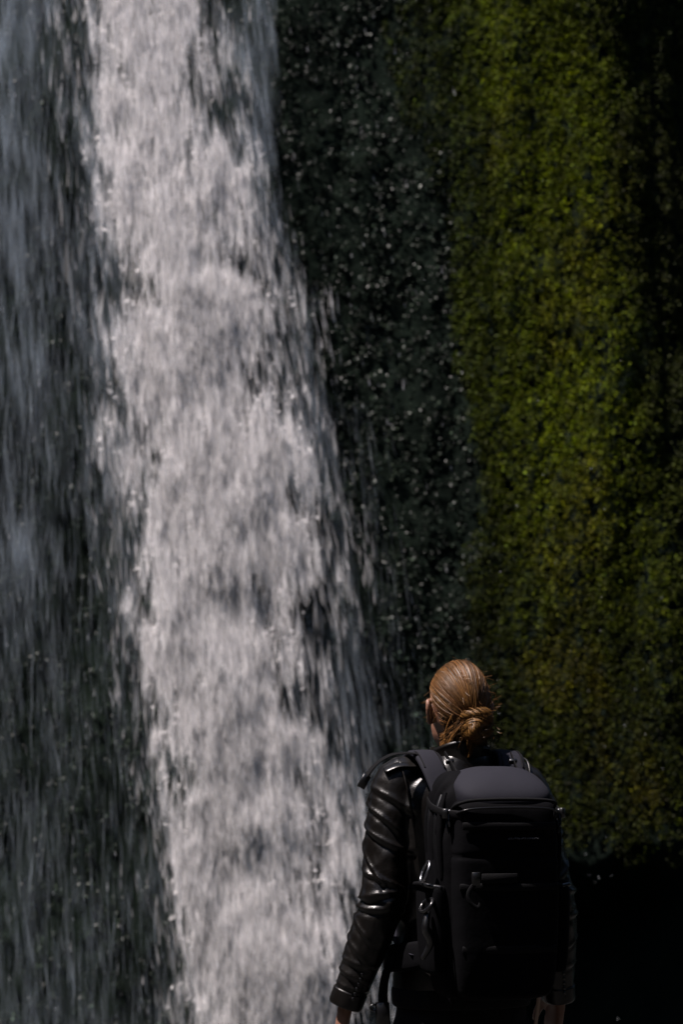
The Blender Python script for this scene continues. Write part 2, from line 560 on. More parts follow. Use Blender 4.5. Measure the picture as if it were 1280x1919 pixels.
def falling_water():
    r = np.random.default_rng(21)
    step = 4
    gx = np.arange(-460, 860, step); gy = np.arange(-300, 2090, step)
    PX, PY = np.meshgrid(gx.astype(float), gy.astype(float))
    x = PX / KX; z = PY / KX
    slope = 0.11
    xs = x - slope * z                                   # follow the drift of the falling water
    wx = 0.10 * (fbm(xs * 3, z * 1.2, 1, 101, 3) - .5)
    n1 = fbm((xs + wx) * 2.4, z * 1.35, 0.3, 102, 5, .55)
    n2 = fbm((xs + wx) * 6.5, z * 3.4, 1.3, 103, 4, .55)
    n3 = fbm(xs * 26, z * 4.2, 2.3, 104, 3)
    edge = 110 * (fbm(xs * 3.0, z * 2.0, 4.4, 105, 4) - .5) + 110 * (n2 - .5) + 50 * (n3 - .5)
    cl, cr, vr = curve(PY, CORE_L), curve(PY, CORE_R), curve(PY, VEIL_R)
    mid = 0.5 * (cl + cr)
    core = sstep(cl - 45, cl + 135, PX + edge) * sstep(cr + 35, cr - 225, PX - edge)
    heart = np.exp(-((PX - (cl * .52 + cr * .48)) / (0.33 * (cr - cl))) ** 2)
    clump = np.clip(2.5 * (n1 - .5) + 2.7 * (n2 - .5) + 1.3 * (n3 - .5) + 0.40, 0, 1.5)
    skirt = sstep(cl - 110, cl + 90, PX + .5 * edge) * sstep(cr + 110, cr - 110, PX - .5 * edge) * np.clip(.5 + 2.2 * (n3 - .5) + 1.2 * (n2 - .5), 0, 1.3)
    D = core * (0.06 + clump ** 2.5) * (0.30 + 1.0 * heart)
    for bx, by, sx, sy, am in ((290, 60, 90, 130, .9), (270, 240, 70, 120, .5), (350, 330, 70, 90, .4), (455, 330, 28, 26, .8), (400, 560, 100, 60, .8), (540, 560, 32, 40, .5), (420, 720, 70, 80, .5), (390, 880, 70, 70, .4),
                               (540, 985, 60, 40, .6), (400, 1060, 90, 90, .6), (450, 1210, 90, 60, .6), (370, 1340, 60, 80, .6), (440, 1480, 90, 90, .5), (400, 1640, 50, 110, .4), (520, 1880, 120, 80, .8), (640, 1620, 40, 60, .5)):
        D = D + core * am * np.exp(-((PX - bx) / sx) ** 2 - ((PY - by) / sy) ** 2) * (.15 + .85 * clump)
    for bx, by, sx, sy, am in ((450, 200, 45, 75, .9), (400, 90, 26, 60, .5), (440, 420, 40, 60, .85), (430, 820, 26, 60, .5), (505, 740, 40, 90, .6), (500, 1090, 40, 55, .6), (400, 1190, 20, 40, .5), (530, 1330, 40, 60, .2), (600, 1480, 36, 90, .3), (330, 1440, 36, 60, .5), (580, 1650, 36, 80, .6), (420, 1880, 24, 50, .6)):
        D = D * (1 - am * np.exp(-((PX - bx + 40 * (n2 - .5)) / sx) ** 2 - ((PY - by) / sy) ** 2))
    # thin veil right of the core and on the left of it
    st = np.clip(0.5 + 2.0 * (n3 - .5) + 1.5 * (n2 - .5) + 1.2 * (n1 - .5), 0, 1.5) ** 2
    veil = 0.0 * D
    rv = sstep(vr + 6, vr - 26, PX + 20 * (n2 - .5)) * sstep(cl, cl + 100, PX)
    veil += rv * (0.17 - 0.055 * sstep(300, 1100, PY)) * (0.25 + st)
    lv = sstep(cl + 60, cl - 10, PX)
    lo = curve(PY, [(-200, .40), (0, .40), (500, .27), (900, .13), (1300, .028), (1600, .034), (1900, .05), (2200, .06)])
    gap = np.exp(-((PX - curve(PY, [(0, 105), (600, 110), (1300, 175), (1900, 250)])) / 52.0) ** 2) * 0.72
    veil += lv * lo * (0.2 + st) * (1 - gap)
    veil += 0.012 * sstep(vr + 150, vr, PX) * sstep(500, 1100, PY)

    def sample(Dm, n, seed):
        r = np.random.default_rng(seed)
        p = (Dm / Dm.sum()).ravel().cumsum()
        i = np.searchsorted(p, r.random(n)).clip(0, Dm.size - 1)
        iy, ix = np.divmod(i, Dm.shape[1])
        return gx[ix] + (r.random(n) - .5) * step * 1.6, gy[iy] + (r.random(n) - .5) * step * 1.6, iy, ix

    def streaks(n, Dm, wr, lr, y0, thick, seed, front=0.0, tumble=0.0, rel=0.16):
        """Elongated kites of falling water, each four-sided and slightly bent."""
        r = np.random.default_rng(seed)
        ppx, ppy, iy, ix = sample(Dm, n, seed)
        dn = r.random(n)
        Y = y0 + LEAN * ((1400 - ppy) / (KX - .26 * (1400 - ppy) * .052) - 1.0) - front * np.clip(n1[iy, ix] * 2 - .75, 0, 1) - front * .6 * heart[iy, ix] * core[iy, ix] + thick * (dn - .5) + rel * (n2[iy, ix] - .5)
        Xw = (ppx - 640) / F_PX * Y
        Zw = CAM_Z + (1400 - ppy) / F_PX * Y
        P = np.stack([Xw, Y, Zw], -1)
        t = (ppx - curve(ppy, CORE_L)) / (curve(ppy, CORE_R) - curve(ppy, CORE_L))
        ax = np.stack([0.105 + 0.05 * (np.clip(t, -.3, 1.3) - .5) + r.normal(size=n) * 0.075, r.normal(size=n) * 0.16, -np.ones(n)], -1)
        ax /= np.linalg.norm(ax, axis=1)[:, None]
        ax = ax + r.normal(size=(n, 3)) * tumble
        ax /= np.linalg.norm(ax, axis=1)[:, None]
        th = r.uniform(0, np.pi, n)
        side = np.stack([np.cos(th), np.sin(th) * .8, r.normal(size=n) * .5], -1)
        side -= ax * (side * ax).sum(1)[:, None]
        side /= np.linalg.norm(side, axis=1)[:, None]
        nn = np.cross(side, ax)
        W = np.exp(r.uniform(np.log(wr[0]), np.log(wr[1]), n)) * .5
        L = np.exp(r.uniform(np.log(lr[0]), np.log(lr[1]), n)) * .5
        v = np.empty((n, 4, 3))
        v[:, 0] = P - ax * (L * 1.15)[:, None]
        v[:, 1] = P + ax * (L * .25)[:, None] + side * W[:, None] + nn * (W * .45)[:, None]
        v[:, 2] = P + ax * (L * .85)[:, None]
        v[:, 3] = P + ax * (L * .25)[:, None] - side * W[:, None] + nn * (W * .45)[:, None]
        b = np.arange(n)[:, None] * 4
        return v.reshape(-1, 3), np.concatenate([b + [0, 1, 2], b + [0, 2, 3]])

    fall = empty('waterfall', ((400 - 640) / KX, WY - .4, -1.35))
    tag(fall, 'tall white waterfall plunging down the dark cliff', 'waterfall', 'structure')
    inv = fall.location

    def put(name, parts, m, label):
        mb = MB()
        for v, t in parts:
            mb.add(v - np.array(inv), t=t)
        o = obj(name, mb.mesh(name, smooth=False), m, fall)
        tag(o, label, None, 'stuff')

    put('main_stream', [streaks(51000, D ** 1.25, (.018, .050), (.03, .085), 19.70, .20, 1, .13, .9),
                        streaks(56000, D + .10 * skirt, (.005, .013), (.08, .32), 19.66, .24, 2, .13)], M['foam'], 'dense white foaming core of the fall')
    put('mist', [streaks(34000, D ** .85 + .035 * skirt, (.03, .08), (.16, .45), 19.66, .22, 6, .13, .10)], M['mist'], 'soft drifting mist within the fall')
    put('thin_veil', [streaks(74000, veil, (.0028, .0075), (.16, .65), 19.8, .3, 3)], M['veil'], 'thin grey veil of falling water streaks')
    # stray drops in the air around the fall
    sp = (0.02 + 1.0 * np.exp(-np.abs(PX - mid) / 260.0)) * (PX > -460)
    put('spray', [streaks(1000, sp, (.003, .006), (.03, .12), 19.0, 1.2, 4)], M['drop'], 'stray drops flying off the fall')


falling_water()


def drops():
    """Loose drops of spray in the air in front of the cliff foot and the moss."""
    r = np.random.default_rng(55)
    n = 130
    px = r.uniform(560, 1330, n); py = 1919 - np.abs(r.normal(size=n)) * 800
    Y = r.uniform(15, 19.2, n)
    P = np.stack([(px - 640) / F_PX * Y, Y, CAM_Z + (1400 - py) / F_PX * Y], -1)
    s = np.exp(r.uniform(np.log(.0010), np.log(.0024), n))
    o = np.array([[1, 0, 0], [0, 1, 0], [-1, 0, 0], [0, -1, 0], [0, 0, 1.7], [0, 0, -1.7]])
    v = P[:, None, :] + o[None] * s[:, None, None]
    f = np.array([[0, 1, 4], [1, 2, 4], [2, 3, 4], [3, 0, 4], [1, 0, 5], [2, 1, 5], [3, 2, 5], [0, 3, 5]])
    t = (np.arange(n)[:, None, None] * 6 + f[None]).reshape(-1, 3)
    tag(obj('spray_drops', mesh_np('spray_drops', v.reshape(-1, 3), tris=t), M['drop']), 'fine loose drops of spray drifting in front of the cliff', 'spray', 'stuff')


drops()

# ------------------------------------------------------------------ the walker
M['skin'] = material('skin', (0.13, 0.062, 0.040), 0.5, 0.4, noise=(14, (0.16, 0.078, 0.050)), bump=[(220, 0.15, 0.002, 'noise')], Subsurface_Weight=0.12, Subsurface_Radius=(0.012, 0.005, 0.003))
M['leather'] = material('black_leather', (0.003, 0.0025, 0.0022), 0.40, 0.22, bump=[(40, 0.2, 0.006, 'noise'), (420, 0.2, 0.0010, 'voronoi')], rough_noise=(18, 0.25, 0.42))
M['cloth'] = material('dark_trousers', (0.005, 0.005, 0.006), 0.85, 0.08, bump=[(30, 0.4, 0.008, 'noise'), (600, 0.3, 0.001, 'noise')])
M['boot'] = material('boot_leather', (0.02, 0.015, 0.011), 0.5, 0.4, bump=[(60, 0.3, 0.004, 'noise')])
M['rubber'] = material('boot_rubber', (0.015, 0.015, 0.015), 0.8, 0.3)
M['hair'] = material('brown_hair', (0.16, 0.08, 0.03), 0.48, 0.2, tint=True)
M['eye'] = material('eye', (0.75, 0.73, 0.70), 0.15, 0.5)
M['nylon'] = material('black_nylon', (0.0014, 0.0014, 0.0018), 0.8, 0.03, bump=[(700, 0.35, 0.0008, 'noise'), (25, 0.3, 0.006, 'noise')])
M['mesh_nylon'] = material('charcoal_padded_fabric', (0.0085, 0.0085, 0.012), 0.8, 0.08, bump=[(900, 0.4, 0.0008, 'voronoi'), (18, 0.2, 0.005, 'noise')])
M['web'] = material('black_webbing', (0.0022, 0.0022, 0.0026), 0.7, 0.06, bump=[(500, 0.4, 0.0008, 'wave')])
M['plastic'] = material('black_plastic', (0.003, 0.003, 0.0035), 0.30, 0.42)
M['metal'] = material('dull_metal', (0.16, 0.16, 0.17), 0.3, 0.5, metal=1.0)
M['stitch'] = material('grey_stitching', (0.035, 0.035, 0.04), 0.7, 0.3)
M['tan_web'] = material('pale_cord', (0.30, 0.20, 0.14), 0.7, 0.3)

YAW = math.radians(15)
PERSON = Vector((0.307, 6.30, 0.0))
person = empty('person', PERSON, YAW)
tag(person, 'person with brown hair in a low bun wearing a black leather jacket, facing the waterfall', 'person')

SHO = {-1: (-0.178, 0.0, 1.415), 1: (0.182, 0.0, 1.405)}
ELB = {-1: (-0.222, -0.035, 1.115), 1: (0.246, -0.02, 1.115)}
WRI = {-1: (-0.303, 0.005, 0.868), 1: (0.278, 0.035, 0.866)}
HEAD_C = np.array([0.001, 0.022, 1.612])
HYAW = math.radians(4)


def rotz(v, a, c=(0, 0, 0)):
    v = np.asarray(v, float) - c
    R = np.array([[math.cos(a), -math.sin(a), 0], [math.sin(a), math.cos(a), 0], [0, 0, 1]])
    return v @ R.T + c


def hring(z, hx, hy, cx=0.0, cy=0.0, k=40, p=2.3):
    a = np.arange(k) / k * 2 * np.pi
    c, s = np.cos(a), np.sin(a)
    return np.stack([cx + hx * np.sign(c) * np.abs(c) ** (2 / p), cy + hy * np.sign(s) * np.abs(s) ** (2 / p), np.full(k, z)], 1)


def stack(rows, k=40, sub=4, p=2.3):
    A = crom(np.array(rows, float), sub)
    return [hring(r[0], r[1], r[2], r[3], r[4], k, p) for r in A]


def hand(mb, side):
    w = np.array(WRI[side]); e = np.array(ELB[side])
    d = w - e; d /= np.linalg.norm(d)
    d = d + np.array([-side * 0.16, 0.10, 0]); d /= np.linalg.norm(d)
    pn = np.array([-side * 1.0, -0.15, 0.0]); pn -= d * (pn @ d); pn /= np.linalg.norm(pn)     # palm faces the thigh
    fw = np.cross(pn, d) * (1 if side < 0 else -1)
    fw /= np.linalg.norm(fw)
    if fw[1] < 0: fw = -fw                                      # index side points forward
    L = lambda a, b, c: w + d * a + fw * b + pn * c
    mb.tube([L(-.05, 0, 0), L(0, 0, 0), L(.035, .003, 0), L(.075, .004, .002), L(.092, .003, .003)], [.025, .026, .036, .041, .038], k=18, up=pn, ratio=[.85, .75, .46, .38, .34])
    for b0, ln, r0, cu in ((.031, .078, .0088, .20), (.0095, .087, .0092, .26), (-.0125, .081, .0088, .32), (-.033, .063, .0076, .38)):
        base = np.array([.078, b0 * .92, .002]); ang = 0.16; P = [base.copy()]; r = [r0 * 1.12]
        fan = b0 * 1.9
        for f_, kk in ((.44, 1.0), (.31, .95), (.25, .84)):
            base = base + np.array([math.cos(ang) * ln * f_ * 1.12, fan * ln * f_, math.sin(ang) * ln * f_ * 1.12])
            P.append(base.copy()); r.append(r0 * kk); ang += cu * 1.25
        mb.tube([L(*q) for q in P], r, k=12, up=pn, sub=3)
    T = [(.012, .022, .006), (.036, .046, .014), (.063, .060, .020), (.088, .063, .024)]
    mb.tube([L(*q) for q in T], [.0145, .0135, .0108, .0085], k=12, up=pn, sub=3)


def make_body():
    mb = MB()
    # trunk and legs, all kept inside the clothes
    mb.rings(stack([(.80, .145, .09, 0, 0), (.92, .15, .095, 0, 0), (1.05, .135, .088, 0, 0), (1.2, .148, .095, 0, 0.01), (1.33, .16, .09, 0, 0), (1.40, .15, .075, 0, 0), (1.45, .085, .06, 0, .002)]))
    mb.tube([(0, -.012, 1.40), (0, -.008, 1.46), (0, .006, 1.53), (0, .02, 1.58)], [.066, .056, .052, .054], k=20)
    for s in (-1, 1):
        mb.tube([(s * .12, 0, 1.41), SHO[s], ELB[s], np.array(WRI[s]) + (0, 0, .01)], [.05, .046, .036, .024], k=16)
        mb.tube([(s * .085, 0, .86), (s * .095, .01, .50), (s * .10, -.01, .14), (s * .10, -.005, .06)], [.075, .055, .042, .04], k=16)
        mb.tube([(s * .10, -.03, .055), (s * .11, .15, .045)], [.036, .03], k=12, up=(0, 0, 1))
        hand(mb, s)
    # head
    h = MB()
    c = HEAD_C
    h.ball(c + (0, -.008, .008), (.073, .092, .104), 24, 16)          # skull
    h.ball(c + (0, .035, -.045), (.056, .062, .075), 20, 14)          # face and jaw
    h.ball(c + (0, .073, -.092), (.026, .022, .022), 12, 8)           # chin
    h.tube([c + (0, .088, .012), c + (0, .104, -.02), c + (0, .116, -.038)], [.008, .010, .012], k=10)   # nose
    h.tube([c + (-.028, .088, .022), c + (0, .094, .020), c + (.028, .088, .022)], .009, k=8)            # brow
    h.tube([c + (-.022, .086, -.063), c + (0, .097, -.062), c + (.022, .086, -.063)], [.005, .0075, .005], k=8)   # lips
    for s in (-1, 1):
        e = c + (s * .074, -.002, -.012)
        h.tube([e + (0, .012, -.028), e + (s * .006, -.004, -.022), e + (s * .015, -.016, .005), e + (s * .014, -.012, .026), e + (s * .004, .008, .030)], [.006, .0075, .0065, .0062, .006], k=10)
        h.ball(e + (s * .004, 0, 0), (.008, .014, .024), 10, 8)
    hv, hq, ht = h.data()
    mb.add(rotz(hv, HYAW, HEAD_C), hq, ht)
    me = remesh(mb.mesh('body'), 0.0036, 2, 0.4)
    return obj('body', me, M['skin'], person)


body = make_body()
for s in (-1, 1):
    c = rotz(np.array([HEAD_C + (s * .028, .080, .004)]), HYAW, HEAD_C)[0]
    MB().ball(c, .0135, 12, 10).build('eye', M['eye'], person)


def limb_param(v, pts):
    """Nearest position along a polyline: (length along, distance, angle)."""
    best = np.full(len(v), 9.0); s_ = np.zeros(len(v)); th = np.zeros(len(v)); acc = 0.0
    for a, b in zip(pts[:-1], pts[1:]):
        a, b = np.array(a, float), np.array(b, float)
        d = b - a; L = np.linalg.norm(d); d /= L
        t = np.clip((v - a) @ d, 0, L)
        q = v - (a + t[:, None] * d)
        dist = np.linalg.norm(q, axis=1)
        m = dist < best
        best[m] = dist[m]; s_[m] = acc + t[m]
        u = np.array([0, -1.0, 0]); u -= d * (u @ d); u /= np.linalg.norm(u); w = np.cross(d, u)
        th[m] = np.arctan2(q[m] @ w, q[m] @ u)
        acc += L
    return s_, best, th


# folds of the sleeves: start, middle and end along the arm, from angle to angle, height, width
D2R = math.pi / 180
FOLDS = {-1: [(.005, .030, .072, 110 * D2R, -35 * D2R, .0075, .011), (.050, .075, .128, 120 * D2R, -10 * D2R, .0085, .010), (.095, .175, .165, 118 * D2R, -55 * D2R, .0090, .011),
              (.150, .215, .275, 115 * D2R, 5 * D2R, .0090, .011), (.225, .262, .262, 95 * D2R, -60 * D2R, .0070, .009), (.300, .305, .262, 130 * D2R, -50 * D2R, .0095, .010),
              (.330, .335, .300, 125 * D2R, -20 * D2R, .0085, .009), (.352, .372, .400, 110 * D2R, 10 * D2R, .0070, .009), (.405, .425, .452, 115 * D2R, 0 * D2R, .0065, .009),
              (.462, .470, .455, 110 * D2R, -50 * D2R, .0060, .008), (.495, .490, .505, 120 * D2R, -40 * D2R, .0060, .008), (.525, .532, .520, 100 * D2R, -60 * D2R, .0050, .007)],
         1: [(.03, .06, .09, -115 * D2R, 40 * D2R, .008, .011), (.10, .15, .16, -110 * D2R, 30 * D2R, .009, .011), (.17, .23, .26, -110 * D2R, 20 * D2R, .009, .011),
             (.28, .29, .26, -125 * D2R, 50 * D2R, .009, .010), (.33, .34, .31, -120 * D2R, 40 * D2R, .009, .010), (.38, .40, .42, -110 * D2R, 20 * D2R, .007, .009), (.46, .47, .45, -110 * D2R, 50 * D2R, .006, .008)]}


def make_jacket():
    mb = MB()
    mb.rings(stack([(.865, .168, .118, 0, -.002), (.885, .176, .124, 0, -.002), (.93, .176, .124, 0, 0), (1.05, .166, .116, 0, 0), (1.18, .176, .122, 0, .005), (1.30, .190, .118, 0, 0), (1.37, .192, .108, 0, -.005), (1.415, .172, .094, 0, -.008), (1.448, .118, .080, 0, -.008), (1.475, .080, .074, 0, -.006), (1.492, .070, .068, 0, -.004)], 48))
    for s in (-1, 1):
        S, E, W = np.array(SHO[s]), np.array(ELB[s]), np.array(WRI[s])
        end = W + (W - E) / np.linalg.norm(W - E) * 0.008
        mb.tube([S + (-s * .07, 0, .005), S + (-s * .012, 0, .004), S * .7 + E * .3, S * .35 + E * .65, E, E * .6 + W * .4, E * .15 + W * .85, end],
                [.058, .062, .063, .058, .0565, .053, .0435, .041], k=28, sub=5, round_ends=False)
    me = remesh(mb.mesh('jacket'), 0.0048, 5, 0.5)
    v, n = co_no(me)
    disp = 0.004 * (fbm(v[:, 0] * 14, v[:, 1] * 14, v[:, 2] * 9, 201, 3) - .5)
    for s in (-1, 1):
        L, dist, th = limb_param(v, [SHO[s], ELB[s], WRI[s]])
        w = sstep(.10, .075, dist) * sstep(-.02, .05, L) * sstep(0.0, 0.03, s * v[:, 0] - .13 + 0 * L)
        q = th * s
        wob = 0.9 * (fbm(L * 16, np.cos(th) * 1.5, np.sin(th) * 1.5, 203, 3) - .5)
        # long diagonal drapes on the upper arm, tight cross folds round elbow and cuff
        f1 = np.abs(np.sin(L * 30 + 1.5 * np.sin(q + .6) + 1.6 * wob))
        f2 = np.abs(np.sin(L * 48 - 1.2 * np.sin(q - .5) + 2.0 * wob + 1))
        f3 = fbm(L * 22 + .5 * np.sin(th), np.cos(th) * 2.2, np.sin(th) * 2.2, 205, 3)
        up = sstep(.30, .14, L); el = np.exp(-((L - .315) / .085) ** 2); cu = sstep(.46, .56, L)
        ridge1 = (1 - f1) ** 1.2; ridge2 = (1 - f2) ** 1.2
        fl = 0.0 * L
        for (La, Lb, Lc, t0, t1, amp, wd) in FOLDS[s]:
            tt = np.clip((th - t0) / (t1 - t0), 0, 1)
            Lf = La * (1 - tt) ** 2 + 2 * Lb * tt * (1 - tt) + Lc * tt ** 2
            dd = (L - Lf + .006 * (wob)) / (.74 * wd * (.75 + .5 * vnoise(tt * 5, La * 90, 0, 9)))
            ext = sstep(-.12, .12, (th - t0) / (t1 - t0)) * sstep(1.12, .88, (th - t0) / (t1 - t0))
            fl = fl + amp * ext * (np.exp(-dd ** 2) - .75 * np.exp(-((dd - 1.6) / 1.1) ** 2))
        disp += w * fl * .60
        patch = sstep(.35, .62, fbm(L * 9, np.cos(th) * 1.2, np.sin(th) * 1.2, 206, 2))
        disp += w * (0.003 * ridge1 * up * patch + 0.0055 * ridge2 * (.6 * el + .7 * cu) * (.4 + .6 * patch) + 0.006 * (f3 - .5))
    # creases across the back and at the waist
    tor = sstep(.18, .14, np.abs(v[:, 0]))
    disp += tor * 0.007 * (np.abs(np.sin(v[:, 2] * 30 + 5 * fbm(v[:, 0] * 7, v[:, 1] * 7, v[:, 2] * 5, 208, 3))) ** .7 - .5) * sstep(1.30, 1.15, v[:, 2])
    set_co(me, v + n * disp[:, None])
    j = obj('jacket', me, M['leather'], person)
    # stand collar, open ring band
    k = 48; a = np.arange(k) / k * 2 * np.pi
    R = []
    for z, g in ((1.468, .0), (1.488, -.004), (1.512, -.002), (1.520, .001), (1.516, -.006), (1.49, -.010), (1.468, -.008)):
        fr = 0.5 + 0.5 * np.sin(a)
        R.append(np.stack([(.079 + g) * np.cos(a), (.078 + g) * np.sin(a) - .004, z - .018 * fr + .006 * np.sin(3 * a + 1)], 1))
    MB().rings(R, cap=False).build('collar', M['leather'], j)
    for s in (-1, 1):
        W, E = np.array(WRI[s]), np.array(ELB[s])
        d = (W - E) / np.linalg.norm(W - E)
        MB().tube([W - d * .030, W - d * .012, W + d * .006, W + d * .012], [.0445, .0445, .044, .041], k=28, sub=3, round_ends=False).build('cuff', M['leather'], j)
        # zip on the cuff
        z = MB()
        for i in range(6):
            q = W - d * (.012 + .013 * i)
            z.box(q + np.array([-s * .0, -.0465 - .0006 * i, 0]), (.0028, .0022, .0045))
        z.build('cuff_zip', M['plastic'], j)
        # shoulder seam roll and epaulette
        S = np.array(SHO[s])
        if s < 0:
            MB().tube([(s * .085, -.042, 1.474), (s * .13, -.046, 1.466), (s * .178, -.044, 1.465), (s * .212, -.036, 1.452)], .017, k=12, up=(0, -.35, 1), ratio=.22, sub=4).build('epaulette', M['leather'], j)
        pts = [S + (s * (.012), -.045 + .0, .052)]
        pts = [(s * .165, .02, 1.482), (s * .172, -.03, 1.476), (s * .170, -.062, 1.44), (s * .160, -.078, 1.38), (s * .150, -.082, 1.31)]
        MB().tube(pts, .003, k=8, sub=4).build('shoulder_seam', M['leather'], j)
    # hem band
    MB().rings(stack([(.852, .170, .119, 0, -.002), (.858, .179, .127, 0, -.002), (.895, .181, .128, 0, -.002), (.903, .174, .122, 0, -.002)], 48, 3)).build('hem', M['cloth'], j)
    return j


jacket = make_jacket()

# trousers and boots
mb = MB()
mb.rings(stack([(.78, .172, .118, 0, 0), (.84, .170, .118, 0, 0), (.92, .16, .108, 0, 0), (.95, .15, .10, 0, 0)], 44))
for s in (-1, 1):
    mb.tube([(s * .09, -.002, .80), (s * .095, .0, .66), (s * .10, .012, .48), (s * .105, -.005, .28), (s * .108, -.005, .11)], [.090, .084, .068, .062, .058], k=28, sub=5)
me = remesh(mb.mesh('trousers'), .007, 4)
v, n = co_no(me)
d = .010 * (np.abs(np.sin(v[:, 2] * 38 + 5 * fbm(v[:, 0] * 9, v[:, 1] * 9, v[:, 2] * 6, 301, 3))) - .5) * (np.exp(-((v[:, 2] - .48) / .12) ** 2) + sstep(.3, .12, v[:, 2]) + .35)
set_co(me, v + n * d[:, None])
obj('trousers', me, M['cloth'], person)
for s in (-1, 1):
    b = MB().rings(stack([(.022, .047, .145, s * .108, .055), (.05, .050, .148, s * .108, .055), (.075, .047, .128, s * .108, .04), (.10, .046, .082, s * .108, .005), (.16, .048, .060, s * .108, -.008), (.20, .050, .060, s * .108, -.008)], 28, 3, 2.5)).build('boot', M['boot'], person)
    MB().rings(stack([(0.0, .050, .150, s * .108, .055), (.024, .052, .152, s * .108, .055)], 28, 2, 2.7)).build('sole', M['rubber'], b)


# ------------------------------------------------------------------ hair
def make_hair():
    r = np.random.default_rng(12)
    c = HEAD_C + (0, -.010, .008)
    R = np.array([.0765, .0985, .1110])
    anchor = np.array([.006, -1.0, -.34]); anchor /= np.linalg.norm(anchor)
    V, Q, C = [], [], []
    base_n = 0
    base = np.array([0.064, 0.028, 0.0065])
    n = 11000
    dirs = r.normal(size=(n * 3, 3)); dirs /= np.linalg.norm(dirs, axis=1)[:, None]
    # hair grows above a line running from the brow over the ears to the nape
    lim = np.where(dirs[:, 1] > 0.1, .30 + .25 * dirs[:, 1], np.where(dirs[:, 1] > -.35, .12, -.62))
    dirs = dirs[dirs[:, 2] > lim][:n]
    cap = MB().ball((0, 0, 0), 1.0, 40, 26)
    cv, cq, ct = cap.data()
    lim = np.where(cv[:, 1] > 0.1, .34 + .25 * cv[:, 1], np.where(cv[:, 1] > -.35, .02, -.74))
    sink = np.where(cv[:, 2] > lim, .965, .84)
    V.append(c + cv * R * sink[:, None]); Q.append(cq); T = [ct]
    C.append(np.tile(base * .25, (len(cv), 1)))
    base_n = len(cv)
    seg = 12
    for i in range(len(dirs)):
        a = dirs[i]
        ang = math.acos(max(-1, min(1, float(a @ anchor))))
        if ang < .1: continue
        # strands start a little ahead of where they show and end at the knot
        t = np.linspace(-.04, min(1.0, 1 - .10 / ang), seg)
        lock = 0.05 * math.sin(math.atan2(a[0], a[2] + .3) * 9)
        p = (np.sin((1 - t) * ang)[:, None] * a + np.sin(t * ang)[:, None] * anchor) / math.sin(ang)
        # sag of the side hair before it reaches the knot
        sag = np.sin(np.clip(t, 0, 1) * np.pi) * (.10 * abs(a[0]) + .02)
        p[:, 2] -= sag * (.5 if a[2] > .5 else 1.0)
        p /= np.linalg.norm(p, axis=1)[:, None]
        lay = r.uniform(.975, 1.05)
        wv = r.normal(size=3) * .012
        p = p + np.sin(np.clip(t, 0, 1) * np.pi)[:, None] * wv + (np.sin(t * r.uniform(4, 11) + r.uniform(0, 6)) * r.uniform(0, .006))[:, None] * np.cross(p, anchor)
        lift = lay + .018 * lock / .05 * np.sin(np.clip(t, 0, 1) * np.pi) + .012 * np.sin(t * 7 + r.uniform(0, 6)) * r.uniform(0, .6)
        P = c + p * R * lift[:, None]
        tan = np.gradient(P, axis=0); tan /= np.linalg.norm(tan, axis=1)[:, None] + 1e-9
        side = np.cross(tan, p); side /= np.linalg.norm(side, axis=1)[:, None] + 1e-9
        tw = r.normal() * .5
        side = side * math.cos(tw) + p * math.sin(tw)
        w = r.uniform(.00022, .00065) * np.interp(np.linspace(0, 1, seg), [0, .1, .8, 1], [.5, 1, 1, .5])
        V.append(np.concatenate([P + side * w[:, None], P - side * w[:, None]]))
        j = np.arange(seg - 1)
        Q.append(base_n + np.stack([j, j + 1, j + 1 + seg, j + seg], 1))
        col = base * math.exp(r.normal() * .5) * np.array([1, 1 + r.normal() * .05, 1 + r.normal() * .1])
        C.append(np.tile(col, (2 * seg, 1)))
        base_n += 2 * seg
    # short hair combed up from the nape into the knot
    for i in range(900):
        an = r.uniform(-1.95, 1.95); z0 = r.uniform(1.488, 1.545)
        a0 = np.array([.058 * math.sin(an), -.010 - .058 * math.cos(an), z0]) * np.array([r.uniform(.97, 1.06), r.uniform(.97, 1.1), 1])
        b0 = c + np.array([.004 + r.normal() * .018, -.092 + r.normal() * .008, -.050 + r.normal() * .012])
        m0 = .5 * (a0 + b0) + np.array([a0[0] * .35, -.006, -.006])
        t = np.linspace(0, 1, 7)[:, None]
        P = a0 * (1 - t) ** 2 + 2 * m0 * t * (1 - t) + b0 * t ** 2
        side = np.cross(np.gradient(P, axis=0), (math.sin(an), -math.cos(an), .2)); side /= np.linalg.norm(side, axis=1)[:, None] + 1e-9
        V.append(np.concatenate([P + side * .0010, P - side * .0010]))
        j = np.arange(6); Q.append(base_n + np.stack([j, j + 1, j + 8, j + 7], 1))
        C.append(np.tile(base * .8 * math.exp(r.normal() * .5), (14, 1))); base_n += 14
    # loose hairs standing off the head
    for i in range(260):
        a = r.normal(size=3); a[2] = abs(a[2]) * .7 - .25; a[1] = -abs(a[1]) * .7; a /= np.linalg.norm(a)
        P = [c + a * R * 1.02]
        d = np.cross(a, r.normal(size=3)); d /= np.linalg.norm(d); d = d * .8 + a * .25 + np.array([0, 0, -.5])
        for k in range(6):
            d = d + r.normal(size=3) * .2; d /= np.linalg.norm(d)
            P.append(P[-1] + d * r.uniform(.004, .009))
        P = np.array(P); seg2 = len(P)
        side = np.cross(np.gradient(P, axis=0), a); side /= np.linalg.norm(side, axis=1)[:, None] + 1e-9
        V.append(np.concatenate([P + side * .0003, P - side * .0003]))
        j = np.arange(seg2 - 1); Q.append(base_n + np.stack([j, j + 1, j + 1 + seg2, j + seg2], 1))
        C.append(np.tile(base * 1.3, (2 * seg2, 1))); base_n += 2 * seg2
    v = rotz(np.concatenate(V), HYAW, HEAD_C)
